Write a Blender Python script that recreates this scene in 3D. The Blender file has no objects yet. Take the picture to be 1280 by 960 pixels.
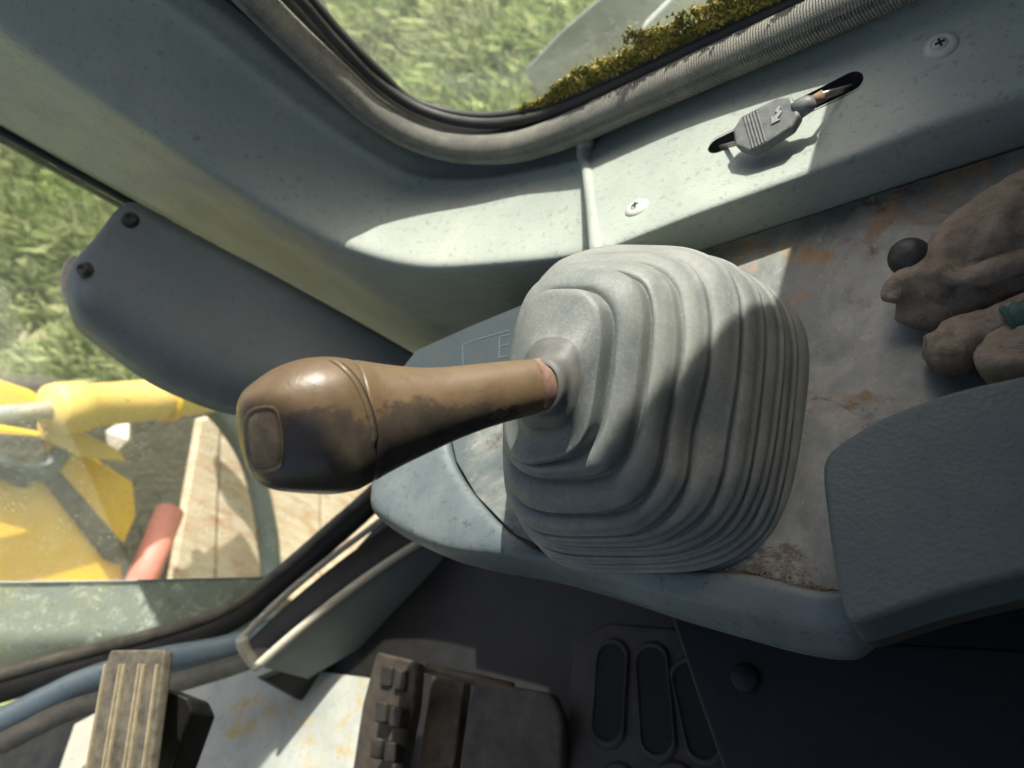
import bpy, bmesh, math, random
from mathutils import Vector, Matrix, noise as mnoise
random.seed(7)
S = bpy.context.scene
C = S.collection
R = math.radians
# ------------------------------------------------------------------ camera
W, H, F = 1280.0, 960.0, 873.0
CZ = 2.7                                  # eye height above the ground outside
RM = Matrix(((-.828, -.013, -.561), (-.264, -.873, .411), (-.494, .489, .720)))
cx_ = Vector(RM.col[0]); cz_ = Vector(RM.col[2]).normalized()
cx_ = (cx_ - cz_*cx_.dot(cz_)).normalized(); cy_ = cz_.cross(cx_)
RM = Matrix((cx_, cy_, cz_)).transposed()
CAM = Vector((0, 0, CZ))
cam = bpy.data.cameras.new('camera'); camo = bpy.data.objects.new('camera', cam); C.objects.link(camo)
camo.matrix_world = Matrix.Translation(CAM) @ RM.to_4x4()
cam.sensor_width = 36; cam.lens = F/W*36; cam.clip_start = .01; cam.clip_end = 400
cam.dof.use_dof = True; cam.dof.focus_distance = .385; cam.dof.aperture_fstop = 8.0
S.camera = camo
# ------------------------------------------------------------------ light
SUN = Vector((-.31, -.56, .765)).normalized()      # towards the sun: through the side window
world = bpy.data.worlds.new('World'); S.world = world; world.use_nodes = True
wn = world.node_tree; bg = wn.nodes['Background']
sky = wn.nodes.new('ShaderNodeTexSky'); sky.sky_type = 'NISHITA'; sky.sun_disc = False
sky.sun_elevation = math.asin(SUN.z); sky.sun_rotation = math.atan2(SUN.x, SUN.y)
sky.dust_density = 6.0; sky.ozone_density = 0; sky.air_density = .55
wn.links.new(sky.outputs[0], bg.inputs[0]); bg.inputs[1].default_value = .135
sl = bpy.data.lights.new('sun', 'SUN'); sl.energy = 5.0; sl.angle = R(.5); sl.color = (1, .95, .85)
so = bpy.data.objects.new('sun', sl); C.objects.link(so)
so.rotation_euler = SUN.to_track_quat('Z', 'Y').to_euler()
S.view_settings.view_transform = 'Standard'; S.view_settings.look = 'None'
S.view_settings.exposure = 1.05; S.view_settings.gamma = 1
S.render.engine = 'CYCLES'; S.cycles.max_bounces = 8; S.cycles.transparent_max_bounces = 16

# ------------------------------------------------------------------ pixel -> place
def ray(px, py): return RM @ Vector(((px-W/2)/F, -(py-H/2)/F, -1))
def pX(px, py, x): r = ray(px, py); return CAM + r*(x/r.x)
def pY(px, py, y): r = ray(px, py); return CAM + r*(y/r.y)
def pZ(px, py, z): r = ray(px, py); return CAM + r*(z/r.z)          # z relative to the eye
def pD(px, py, d): return CAM + ray(px, py)*d                        # depth along the view axis
def pP(px, py, o, n): r = ray(px, py); return CAM + r*((o-CAM).dot(n)/r.dot(n))
UP = Vector((0, 0, 1))
Zc = -.39

# ------------------------------------------------------------------ mesh helpers
def link(name, verts, faces, m=None, parent=None, smooth=True, uvs=None):
    me = bpy.data.meshes.new(name); me.from_pydata([tuple(v) for v in verts], [], faces)
    if smooth:
        me.shade_smooth()
    if uvs:
        l = me.uv_layers.new(name='UVMap')
        for p in me.polygons:
            for li in p.loop_indices: l.data[li].uv = uvs[me.loops[li].vertex_index]
    me.validate(); me.update()
    o = bpy.data.objects.new(name, me); C.objects.link(o)
    if m: me.materials.append(m)
    if parent: o.parent = parent
    return o
def setp(o, label=None, cat=None, group=None, kind=None):
    if label: o['label'] = label
    if cat: o['category'] = cat
    if group: o['group'] = group
    if kind: o['kind'] = kind
    return o
def empty(name, loc, label, cat, group=None):
    o = bpy.data.objects.new(name, None); C.objects.link(o); o.location = loc; o.empty_display_size = .02
    bpy.context.view_layer.update()
    return setp(o, label, cat, group)
def child(o, p):                       # keep world placement while parenting
    o.parent = p; o.matrix_parent_inverse = Matrix.Translation(p.location).inverted() if p.parent is None else Matrix()
    return o
def mod(o, t, **k):
    m = o.modifiers.new(t.lower(), t)
    for a, b in k.items(): setattr(m, a, b)
    return m
def catmull(pts, n):
    P = [pts[0]*2-pts[1]] + list(pts) + [pts[-1]*2-pts[-2]]
    out = []; segs = len(pts)-1
    for i in range(n):
        t = i/(n-1)*segs; k = min(int(t), segs-1); u = t-k
        a, b, c, d = P[k:k+4]
        out.append(.5*((2*b)+(c-a)*u+(2*a-5*b+4*c-d)*u*u+(3*b-a-3*c+d)*u**3))
    return out
def grid(name, rails, m, parent=None, close=False, smooth=True, uvscale=None, flip=False):
    nr, n = len(rails), len(rails[0]); v = [p for r in rails for p in r]; f = []
    for i in range(nr-1):
        for j in range(n if close else n-1):
            q = (i*n+j, i*n+(j+1) % n, (i+1)*n+(j+1) % n, (i+1)*n+j)
            f.append(q[::-1] if flip else q)
    uvs = None
    if uvscale: uvs = [(j/(n-1)*uvscale[0], i/(nr-1)*uvscale[1]) for i in range(nr) for j in range(n)]
    return link(name, v, f, m, parent, smooth, uvs)
def tube(name, path, rad, m, parent=None, seg=14, caps=True, flat=1., axis=None, twist=None):
    n = len(path); rings = []; prev = None; L = 0
    v = []; uv = []; f = []
    for i, p in enumerate(path):
        t = (path[min(i+1, n-1)]-path[max(i-1, 0)]).normalized()
        if prev is None: a = (axis or (UP if abs(t.z) < .9 else Vector((1, 0, 0)))); a = (a-t*a.dot(t)).normalized()
        else: a = (prev-t*prev.dot(t)).normalized()
        prev = a; b = t.cross(a); r = rad[i] if isinstance(rad, (list, tuple)) else rad
        if i: L += (p-path[i-1]).length
        for k in range(seg):
            an = 2*math.pi*k/seg
            v.append(p + a*math.cos(an)*r + b*math.sin(an)*r*flat); uv.append((k/seg, L))
    for i in range(n-1):
        for k in range(seg): f.append((i*seg+k, i*seg+(k+1) % seg, (i+1)*seg+(k+1) % seg, (i+1)*seg+k))
    if caps: f.append(tuple(range(seg))[::-1]); f.append(tuple((n-1)*seg+k for k in range(seg)))
    return link(name, v, f, m, parent, True, uv)
def prism(name, top, vec, m, parent=None, bevel=0., seg=2, smooth=True):
    """closed solid: polygon `top` pushed by vec"""
    n = len(top); v = list(top)+[p+vec for p in top]
    f = [tuple(range(n)), tuple(range(2*n-1, n-1, -1))] + [((i+1) % n, i, i+n, (i+1) % n+n) for i in range(n)]
    o = link(name, v, f, m, parent, False)
    bm = bmesh.new(); bm.from_mesh(o.data); bmesh.ops.recalc_face_normals(bm, faces=bm.faces); bm.to_mesh(o.data); bm.free()
    if bevel: mod(o, 'BEVEL', width=bevel, segments=seg, limit_method='ANGLE', angle_limit=R(28))
    if smooth: o.data.shade_smooth(); mod(o, 'WEIGHTED_NORMAL', keep_sharp=False)
    return o
def box(name, c, sx, sy, sz, m, parent=None, bevel=.002, rot=None):
    rot = rot or Matrix.Identity(3)
    q = [c + rot @ Vector((a*sx/2, b*sy/2, sz/2)) for a, b in ((-1, -1), (1, -1), (1, 1), (-1, 1))]
    return prism(name, q, rot @ Vector((0, 0, -sz)), m, parent, bevel)
def frame(t, n):
    """matrix with columns t, n x t, n"""
    n = n.normalized(); t = (t-n*t.dot(n)).normalized(); return Matrix((t, n.cross(t), n)).transposed()
def lathe(name, o, axis, prof, m, parent=None, seg=24):
    M = frame(Vector((1, .3, .1)) if abs(axis.normalized().x) < .9 else Vector((0, 1, 0)), axis)
    v = []; f = []; n = len(prof)
    for r, z in prof:
        for k in range(seg):
            a = 2*math.pi*k/seg; v.append(o + M @ Vector((r*math.cos(a), r*math.sin(a), z)))
    for i in range(n-1):
        for k in range(seg): f.append((i*seg+k, i*seg+(k+1) % seg, (i+1)*seg+(k+1) % seg, (i+1)*seg+k))
    f.append(tuple((n-1)*seg+k for k in range(seg))); f.append(tuple(range(seg))[::-1])
    return link(name, v, f, m, parent)
def roundpoly(pts, k=6, r=.3):
    """smooth closed outline of 2-d points (corner cutting)"""
    for _ in range(k):
        out = []
        for i in range(len(pts)):
            a, b = Vector(pts[i]), Vector(pts[(i+1) % len(pts)])
            out += [a.lerp(b, r), a.lerp(b, 1-r)]
        pts = out
    return [tuple(p) for p in pts]

# ------------------------------------------------------------------ materials
class NT:
    def __init__(s, name):
        s.m = bpy.data.materials.new(name); s.m.use_nodes = True; s.t = s.m.node_tree
        s.b = s.t.nodes['Principled BSDF']; s.out = s.t.nodes['Material Output']
        s.tc = s.n('TexCoord')
    def n(s, t, **k):
        nd = s.t.nodes.new('ShaderNode'+t)
        for a, b in k.items(): setattr(nd, a, b)
        return nd
    def l(s, a, b): s.t.links.new(a, b)
    def co(s, scale=(1, 1, 1), src='Object'):
        mp = s.n('Mapping'); mp.inputs['Scale'].default_value = scale; s.l(s.tc.outputs[src], mp.inputs[0]); return mp.outputs[0]
    def noise(s, scale, detail=4, rough=.6, vec=None, dist=0):
        nd = s.n('TexNoise'); nd.inputs['Scale'].default_value = scale; nd.inputs['Detail'].default_value = detail
        nd.inputs['Roughness'].default_value = rough; nd.inputs['Distortion'].default_value = dist
        s.l(vec or s.tc.outputs['Object'], nd.inputs['Vector']); return nd.outputs[0]
    def vor(s, scale, feature='F1', vec=None):
        nd = s.n('TexVoronoi'); nd.feature = feature; nd.inputs['Scale'].default_value = scale
        s.l(vec or s.tc.outputs['Object'], nd.inputs['Vector']); return nd.outputs[0]
    def ramp(s, fac, a, b, ca=(0, 0, 0), cb=(1, 1, 1)):
        r = s.n('ValToRGB'); r.color_ramp.elements[0].position = a; r.color_ramp.elements[1].position = b
        r.color_ramp.elements[0].color = (*ca, 1); r.color_ramp.elements[1].color = (*cb, 1); s.l(fac, r.inputs[0]); return r.outputs[0]
    def mix(s, fac, a, b):
        m = s.n('Mix', data_type='RGBA')
        for inp, val in ((m.inputs[0], fac), (m.inputs[6], a), (m.inputs[7], b)):
            if isinstance(val, (int, float)): inp.default_value = val
            elif isinstance(val, tuple): inp.default_value = (*val, 1)
            else: s.l(val, inp)
        return m.outputs[2]
    def math(s, op, a, b=0.):
        m = s.n('Math', operation=op)
        for inp, val in ((m.inputs[0], a), (m.inputs[1], b)):
            if isinstance(val, (int, float)): inp.default_value = val
            else: s.l(val, inp)
        return m.outputs[0]
    def bump(s, hs, dist=.001):
        prev = None
        for h, st, d in hs:
            b = s.n('Bump'); b.inputs['Strength'].default_value = st; b.inputs['Distance'].default_value = d
            s.l(h, b.inputs['Height'])
            if prev: s.l(prev, b.inputs['Normal'])
            prev = b.outputs[0]
        s.l(prev, s.b.inputs['Normal'])
    def col(s, c):
        if isinstance(c, tuple): s.b.inputs['Base Color'].default_value = (*c, 1)
        else: s.l(c, s.b.inputs['Base Color'])
    def rough(s, r):
        if isinstance(r, float): s.b.inputs['Roughness'].default_value = r
        else: s.l(r, s.b.inputs['Roughness'])

def plastic(name, c, rough=.55, dust=.35, dustc=(.42, .42, .36), grain=600, gs=.25, wear=None, spec=.4):
    t = NT(name)
    big = t.ramp(t.noise(9, 6, .65), .35, .72)
    c1 = t.mix(t.math('MULTIPLY', big, dust), c, dustc)
    sp = t.ramp(t.noise(170, 3, .7), .57, .72)
    c1 = t.mix(t.math('MULTIPLY', sp, .45*dust/.35), c1, tuple(x*.45 for x in c))
    sm = t.ramp(t.noise(38, 6, .75, dist=.6), .58, .75)
    c1 = t.mix(t.math('MULTIPLY', sm, .25), c1, tuple(x*.6 for x in dustc))
    sc1 = t.ramp(t.noise(1., 5, .8, t.co((14, 260, 120)), 1.2), .66, .70)
    c1 = t.mix(t.math('MULTIPLY', t.math('MULTIPLY', sc1, t.ramp(t.noise(7, 3), .45, .6)), .35), c1, tuple(min(.7, x*1.7) for x in dustc))
    hs1 = t.ramp(t.noise(5, 5, .6, dist=1.), .50, .68)
    c1 = t.mix(t.math('MULTIPLY', hs1, .22), c1, tuple(x*.62 for x in c))
    if wear:
        w = t.ramp(t.noise(16, 8, .8, dist=.3), .62, .70)
        c1 = t.mix(t.math('MULTIPLY', w, .6), c1, wear)
    t.col(c1)
    t.l(t.ramp(t.noise(30, 4), .2, .8, (rough-.12,)*3, (min(1, rough+.18),)*3), t.b.inputs['Roughness'])
    t.b.inputs['Specular IOR Level'].default_value = spec
    t.bump([(t.noise(60, 4), .3, .0006), (t.vor(grain), gs, .0004), (t.noise(grain*1.5, 2), gs, .0002)])
    return t.m
M = {}
M['trim'] = plastic('trim_plastic', (.262, .305, .275), .55, .45, (.41, .43, .365), 520, .35, (.30, .27, .19))
M['trim_dark'] = plastic('trim_dark_plastic', (.14, .165, .165), .6, .2, (.26, .27, .25))
M['rim'] = plastic('rim_plastic', (.075, .10, .11), .45, .5, (.29, .32, .31), 700, .2)
M['arm'] = plastic('armrest_skin', (.07, .095, .10), .55, .25, (.15, .175, .17), 420, .6)
M['housing'] = plastic('housing_plastic', (.12, .148, .148), .5, .35, (.22, .245, .24))
M['black'] = plastic('black_rubber', (.022, .024, .024), .6, .35, (.09, .085, .07), 300)
M['seat'] = plastic('dark_base_panel', (.008, .012, .014), .6, .15, (.03, .035, .035))  # shade under the armrest is put into this near-black colour
M['blue'] = plastic('pale_blue_paint', (.20, .30, .36), .45, .45, (.36, .38, .34), wear=(.2, .15, .1))
M['cream'] = plastic('cream_plastic', (.50, .49, .41), .55, .5, (.5, .46, .34), wear=(.2, .15, .09))

def boot_mat():
    t = NT('boot_rubber')
    g = t.n('NewGeometry')
    d = t.ramp(t.noise(16, 7, .75, dist=.4), .36, .62)
    c = t.mix(t.math('MULTIPLY', d, .8), (.125, .145, .143), (.265, .275, .248))
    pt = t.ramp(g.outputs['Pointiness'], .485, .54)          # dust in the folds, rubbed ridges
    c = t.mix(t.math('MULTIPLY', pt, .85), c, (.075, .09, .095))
    f = t.ramp(t.noise(520, 4, .85), .5, .7)
    c = t.mix(t.math('MULTIPLY', f, .45), c, (.33, .34, .29))
    t.col(c); t.l(t.ramp(t.noise(24, 5), .3, .7, (.42,)*3, (.68,)*3), t.b.inputs['Roughness'])
    t.bump([(t.noise(45, 5), .35, .0008), (t.noise(650, 4, .85), .6, .0004)])
    return t.m
M['boot'] = boot_mat()
def neck_mat():
    t = NT('boot_neck_rubber')
    c = t.mix(t.math('MULTIPLY', t.ramp(t.noise(60, 5, .7), .45, .7), .6), (.095, .10, .098), (.20, .185, .15))
    t.col(c); t.rough(.58); t.bump([(t.noise(500, 3), .3, .0002)])
    return t.m
M['neck'] = neck_mat()

# grip: dark plastic, tan skin of dried clay on the side that faces the window
def grip_mat(direction, centre):
    t = NT('grip_plastic')
    dot = t.n('VectorMath', operation='DOT_PRODUCT'); dot.inputs[1].default_value = tuple(direction)
    sub = t.n('VectorMath', operation='SUBTRACT'); sub.inputs[1].default_value = tuple(centre)
    t.l(t.tc.outputs['Object'], sub.inputs[0]); t.l(sub.outputs[0], dot.inputs[0])
    n1 = t.math('MULTIPLY', t.math('SUBTRACT', t.noise(28, 6, .65), .5), .065)
    n2 = t.math('MULTIPLY', t.math('SUBTRACT', t.noise(110, 4, .6), .5), .012)
    h = t.math('ADD', t.math('ADD', dot.outputs['Value'], n1), n2)
    clay = t.math('MULTIPLY', t.ramp(h, .0080, .0120), t.ramp(t.noise(48, 6, .75), .36, .52, (.45,)*3, (1,)*3))
    soft = t.ramp(h, -.016, .016)
    tan = t.mix(t.noise(70, 5, .7), (.105, .068, .035), (.18, .125, .070))
    dark = t.mix(t.math('MULTIPLY', t.ramp(t.noise(45, 5, .7), .4, .75), .7), (.040, .035, .030), (.10, .078, .055))
    base = t.mix(t.math('MULTIPLY', soft, .45), dark, (.12, .08, .048))
    c = t.mix(t.math('MULTIPLY', clay, .85), base, tan)
    sp = t.ramp(t.noise(300, 2), .68, .75)
    c = t.mix(t.math('MULTIPLY', sp, .5), c, (.05, .035, .02))
    t.col(c); t.l(t.mix(clay, (.27,)*3, (.40,)*3), t.b.inputs['Roughness'])
    t.bump([(clay, .5, .0003), (t.noise(260, 4, .7), .35, .0003), (t.noise(30, 4), .25, .0012)])
    return t.m

def metal_plate():
    t = NT('worn_plate')
    n = t.noise(11, 8, .72, dist=.5)
    c = t.mix(t.ramp(n, .40, .60), (.085, .11, .112), (.27, .28, .25))
    c = t.mix(t.math('MULTIPLY', t.ramp(t.noise(48, 7, .8, dist=.8), .42, .62), .45), c, (.12, .13, .12))
    r = t.ramp(t.noise(17, 9, .78, dist=.5), .52, .61)
    c = t.mix(t.math('MULTIPLY', r, .8), c, (.30, .17, .07))
    r2 = t.ramp(t.noise(22, 9, .82, dist=.3), .55, .60)
    c = t.mix(t.math('MULTIPLY', r2, .8), c, (.085, .04, .025))
    p = t.ramp(t.noise(60, 6, .8, dist=1), .60, .66)
    c = t.mix(t.math('MULTIPLY', p, .5), c, (.34, .34, .31))
    t.col(c); t.l(t.mix(r, (.42,)*3, (.8,)*3), t.b.inputs['Roughness'])
    t.b.inputs['Metallic'].default_value = .0
    t.bump([(t.noise(60, 6, .75), .5, .0006), (t.noise(500, 3), .3, .0002)])
    return t.m
M['plate'] = metal_plate()
def floor_mat():
    t = NT('floor_paint')
    c = t.mix(t.ramp(t.noise(9, 6, .7), .35, .65), (.26, .30, .28), (.42, .43, .38))
    r = t.ramp(t.noise(14, 8, .75, dist=.5), .52, .62)
    c = t.mix(t.math('MULTIPLY', r, .8), c, (.42, .30, .09))
    s = t.ramp(t.noise(120, 3, .8), .6, .7)
    c = t.mix(t.math('MULTIPLY', s, .5), c, (.12, .12, .10))
    t.col(c); t.rough(.75); t.bump([(t.noise(90, 5), .4, .001)])
    return t.m
M['floor'] = floor_mat()
def simple(name, a, b, scale=40, rough=.6, metal=0., bs=.3, bd=.0005):
    t = NT(name); t.col(t.mix(t.ramp(t.noise(scale, 6, .7), .35, .68), a, b)); t.rough(rough)
    t.b.inputs['Metallic'].default_value = metal; t.bump([(t.noise(scale*6, 4), bs, bd)]); return t.m
M['screw'] = simple('screw_plastic', (.36, .39, .37), (.46, .47, .43), 90, .5)
M['hole'] = simple('recess_shade', (.004, .005, .006), (.010, .011, .012), 60, .8)  # black colour that paints the shade inside slots and gaps
M['steel'] = simple('dull_steel', (.22, .21, .19), (.40, .38, .34), 80, .42, .6)
M['rust'] = simple('rust', (.15, .075, .04), (.26, .17, .11), 120, .85)
M['red'] = simple('faded_red_collar', (.13, .05, .035), (.22, .16, .11), 90, .7)
M['key'] = simple('worn_key_plastic', (.085, .095, .095), (.17, .18, .17), 110, .55, 0, .4)
M['keymark'] = simple('arrow_grey', (.24, .25, .235), (.30, .31, .29), 110, .5)
M['cover'] = plastic('shade_cover_plastic', (.030, .042, .048), .6, .2, (.08, .10, .10))  # darkened to paint the shade lying on the front cover
M['print'] = simple('print_grey', (.11, .14, .155), (.08, .11, .12), 60, .6)
M['bolt'] = simple('black_bolt', (.02, .022, .02), (.05, .05, .045), 200, .5)
M['pedalrub'] = simple('pedal_rubber', (.05, .045, .034), (.15, .13, .09), 60, .65, 0, .5, .001)
M['pedaledge'] = simple('pedal_rib_worn', (.22, .19, .12), (.34, .29, .19), 90, .6)
M['pedalmet'] = simple('pedal_brown_metal', (.042, .036, .030), (.095, .078, .058), 45, .55, .2, .5, .001)  # brown metal darkened so its colour carries the footwell shade
M['gratemet'] = simple('grate_steel', (.016, .016, .015), (.045, .040, .032), 30, .55, .1)
M['shade_black'] = simple('shade_black_steel', (.004, .0045, .005), (.015, .014, .012), 35, .5)  # near-black: the footwell shade is put into this colour
M['yellow'] = simple('machine_yellow', (.72, .46, .02), (.60, .40, .045), 5, .5, 0, .2, .003)
M['paleyellow'] = simple('sunfaded_yellow', (.66, .48, .12), (.55, .42, .15), 6, .55, 0, .2, .003)
M['chrome'] = simple('rod_steel', (.55, .58, .6), (.42, .45, .48), 20, .3, .5)
M['pink'] = simple('faded_red_pipe', (.55, .20, .15), (.45, .17, .13), 20, .6)
M['hose'] = simple('hose_black', (.025, .04, .04), (.05, .06, .06), 20, .5)
M['dirt'] = simple('dark_soil', (.035, .035, .025), (.09, .08, .055), 6, .95, 0, .6, .03)
M['stone'] = simple('pale_stone', (.40, .39, .34), (.55, .52, .46), 9, .9, 0, .6, .02)
M['outside_grey'] = simple('outside_grey_metal', (.16, .19, .19), (.26, .28, .27), 12, .6)

def seal_mat():
    t = NT('woven_seal')
    uv = t.n('Mapping'); t.l(t.tc.outputs['UV'], uv.inputs[0]); uv.inputs['Scale'].default_value = (40, 480, 1)
    w = t.n('TexWave'); w.wave_type = 'BANDS'; w.bands_direction = 'Y'; w.inputs['Scale'].default_value = .314
    w.inputs['Distortion'].default_value = .6; w.inputs['Detail'].default_value = 2; t.l(uv.outputs[0], w.inputs[0])
    w2 = t.n('TexWave'); w2.wave_type = 'BANDS'; w2.bands_direction = 'X'; w2.inputs['Scale'].default_value = .5; t.l(uv.outputs[0], w2.inputs[0])
    k = t.math('MULTIPLY', w.outputs[1], t.math('ADD', t.math('MULTIPLY', w2.outputs[1], .5), .5))
    c = t.mix(t.ramp(t.noise(25, 6, .75), .35, .7), (.20, .21, .19), (.38, .37, .315))
    c = t.mix(t.math('MULTIPLY', t.ramp(k, .0, .5, (1,)*3, (0,)*3), .35), c, (.11, .115, .10))
    t.col(c); t.rough(.9); t.b.inputs['Specular IOR Level'].default_value = .15
    t.bump([(k, 1., .0016), (t.noise(120, 4), .5, .001)]); return t.m
M['seal'] = seal_mat()

def glass_mat(name, haze, speck, tint=(.93, .97, .94), hz=(.55, .60, .52), sc=1.):
    t = NT(name)
    tr = t.n('BsdfTransparent'); tr.inputs[0].default_value = (*tint, 1)
    gl = t.n('BsdfGlossy'); gl.inputs['Roughness'].default_value = .03
    df = t.n('BsdfDiffuse'); tl = t.n('BsdfTranslucent')
    hc = t.mix(t.math('MULTIPLY', t.ramp(t.noise(55*sc, 6, .9), .53, .62), .9), hz, (.95, 1, .9)); hc = t.mix(t.math('MULTIPLY', t.ramp(t.noise(60*sc, 5, .85), .55, .7), .7), hc, tuple(x*.5 for x in hz))
    for d in (df, tl): t.l(hc, d.inputs[0])
    dd = t.n('MixShader'); dd.inputs[0].default_value = .5; t.l(df.outputs[0], dd.inputs[1]); t.l(tl.outputs[0], dd.inputs[2])
    fr = t.n('Fresnel'); fr.inputs[0].default_value = 1.45
    a = t.n('MixShader'); t.l(t.math('MINIMUM', t.math('MULTIPLY', fr.outputs[0], .5), .12), a.inputs[0]); t.l(tr.outputs[0], a.inputs[1]); t.l(gl.outputs[0], a.inputs[2])
    big = t.ramp(t.noise(5*sc, 6, .7), .3, .75)
    sp = t.ramp(t.vor(160*sc), .0, .34, (1,)*3, (0,)*3)
    spm = t.ramp(t.noise(30*sc, 5, .8), .48, .62)
    st = t.ramp(t.noise(1., 6, .8, t.co((8*sc, 60*sc, 60*sc))), .55, .75)
    fac = t.math('ADD', t.math('MULTIPLY', big, haze), t.math('MULTIPLY', t.math('MULTIPLY', sp, spm), speck))
    fac = t.math('ADD', fac, t.math('MULTIPLY', st, haze*.8)); fac = t.math('ADD', fac, haze*.25)
    fac = t.math('MINIMUM', fac, .97)
    b = t.n('MixShader'); t.l(fac, b.inputs[0]); t.l(a.outputs[0], b.inputs[1]); t.l(dd.outputs[0], b.inputs[2])
    t.l(b.outputs[0], t.out.inputs[0]); return t.m
M['glass'] = glass_mat('side_window_glass', .075, .25, (.985, .99, .985))
M['wind'] = glass_mat('windshield_glass', .14, .55, (.985, .99, .985), (.74, .80, .70))
M['wind_low'] = glass_mat('gritty_lower_glass', 1.3, .5, (.9, .97, .92), (.50, .56, .50), .9)

# ================================================================== structure: ground outside
def grass_ground():
    t = NT('grass_soil')
    c = t.mix(t.ramp(t.noise(1.4, 6, .7), .35, .65), (.12, .15, .06), (.19, .20, .10))
    c = t.mix(t.ramp(t.noise(5, 6, .75), .5, .68), c, (.24, .22, .13))
    t.col(c); t.rough(.95); t.bump([(t.noise(12, 6), .6, .05)]); return t.m
def hgt(x, y):
    k = max(0, x-5.0+.25*(y+3)); return min(9, .5*k*k/(k+1.0)) + .05*mnoise.noise(Vector((x*.6, y*.6, 0)))
xs = [-200, -60, -20, -8, -3] + [i*.5 for i in range(-2, 50)] + [27, 32, 45, 80, 200]
ys = [-200, -60, -35, -25] + [i*.5 for i in range(-40, 14)] + [9, 14, 25, 60, 200]
gv = [(x, y, hgt(x, y)) for x in xs for y in ys]; ny = len(ys)
gf = [(i*ny+j, (i+1)*ny+j, (i+1)*ny+j+1, i*ny+j+1) for i in range(len(xs)-1) for j in range(ny-1)]
setp(link('ground', gv, gf, grass_ground()), kind='structure')
def leaf_mat(name, a, b):
    t = NT(name)
    r = t.n('ObjectInfo'); g_ = t.n('NewGeometry')
    c = t.mix(g_.outputs['Random Per Island'], a, b)
    d = t.n('BsdfDiffuse'); l_ = t.n('BsdfTranslucent'); t.l(c, d.inputs[0]); t.l(c, l_.inputs[0])
    m = t.n('MixShader'); m.inputs[0].default_value = .4; t.l(d.outputs[0], m.inputs[1]); t.l(l_.outputs[0], m.inputs[2])
    t.l(m.outputs[0], t.out.inputs[0]); return t.m
def grass(name, region, count, hmin, hmax, m, seed):
    rnd = random.Random(seed); v = []; f = []
    (x0, x1), (y0, y1) = region
    while len(f) < count:
        x, y = rnd.uniform(x0, x1), rnd.uniform(y0, y1)
        dens = mnoise.noise(Vector((x*1.3, y*1.3, seed)))
        if dens < -.15 and rnd.random() < .75: continue
        hh = rnd.uniform(hmin, hmax)*(1+.8*dens)
        for _ in range(3):
            a = rnd.uniform(0, 6.28); w = rnd.uniform(.006, .018) if rnd.random() < .85 else rnd.uniform(.03, .055); lean = rnd.uniform(.1, .8)*hh
            dx, dy = math.cos(a), math.sin(a); bx, by = x+rnd.gauss(0, .03), y+rnd.gauss(0, .03)
            i = len(v); z0 = hgt(bx, by)-.02
            v += [(bx-dy*w, by+dx*w, z0), (bx+dy*w, by-dx*w, z0),
                  (bx+dx*lean*.4+dy*w, by+dy*lean*.4-dx*w, z0+hh*.6), (bx+dx*lean*.4-dy*w, by+dy*lean*.4+dx*w, z0+hh*.6),
                  (bx+dx*lean, by+dy*lean, z0+hh*.9)]
            f += [(i, i+1, i+2, i+3), (i+3, i+2, i+4)]
    return link(name, v, f, m, None, False)
gm = leaf_mat('grass_blades', (.13, .19, .065), (.38, .41, .21))
setp(grass('tall_grass', ((3.2, 11.5), (-6.5, 1.0)), 110000, .12, .38, gm, 3), 'tall sunlit green grass growing beyond the windshield', 'grass', kind='stuff')
setp(grass('meadow_grass', ((-.5, 7.5), (-9.5, -2.2)), 110000, .10, .30, leaf_mat('weed_blades', (.12, .20, .05), (.37, .43, .18)), 5), 'bright green grass growing outside the side window', 'grass', kind='stuff')

# ================================================================== cab shell
Yw, Yl = -.362, -.476
def rail(pts, f, n=61): return catmull([f(*p) for p in pts], n)
# pillar trim: seal edge -> crease -> windshield edge
r1 = [(110, -120), (190, -45), (279, 18), (349, 76), (421, 134), (479, 175), (540, 207), (620, 207), (690, 193), (736, 180)]
r3 = [(-60, -10), (0, 38), (100, 108), (200, 175), (290, 234), (365, 280), (430, 312), (520, 334), (640, 328), (735, 317)]
r4 = [(-100, 100), (0, 155), (110, 215), (220, 275), (330, 336), (420, 386), (520, 440), (585, 417), (660, 392), (735, 364)]
def ramp_(pts, f, vals): return catmull([f(p[0], p[1], v) for p, v in zip(pts, vals)], 73)
R1 = ramp_(r1, pY, [Yl]*10)
R3 = ramp_(r3, pY, [-.395, -.39, -.385, -.38, -.375, -.368, -.361, -.354, -.351, -.3505])
R4 = ramp_(r4, pY, [-.425, -.425, -.425, -.425, -.42, -.412, -.395, -.385, -.375, -.366])
def mixr(a, b, t, off=None):
    return [p.lerp(q, t) + (off or Vector((0, 0, 0))) for p, q in zip(a, b)]
def inward(a, b, t, k):                # push a rail off the straight chord, towards the cab
    out = []
    for i, (p, q) in enumerate(zip(a, b)):
        tg = (a[min(i+1, len(a)-1)]-a[max(i-1, 0)]); n = tg.cross(q-p).normalized()
        if n.dot(CAM-p) < 0: n = -n
        out.append(p.lerp(q, t)+n*k)
    return out
R0 = [p+Vector((0, -.05, -.0)) for p in R1]
R5 = [p+Vector((.05, -.03, -.06)) for p in R4]
pt = empty('pillar_trim', pY(300, 160, -.43), 'curved grey plastic moulding that runs from the pillar into the sill, left of the joint', 'trim')
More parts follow.
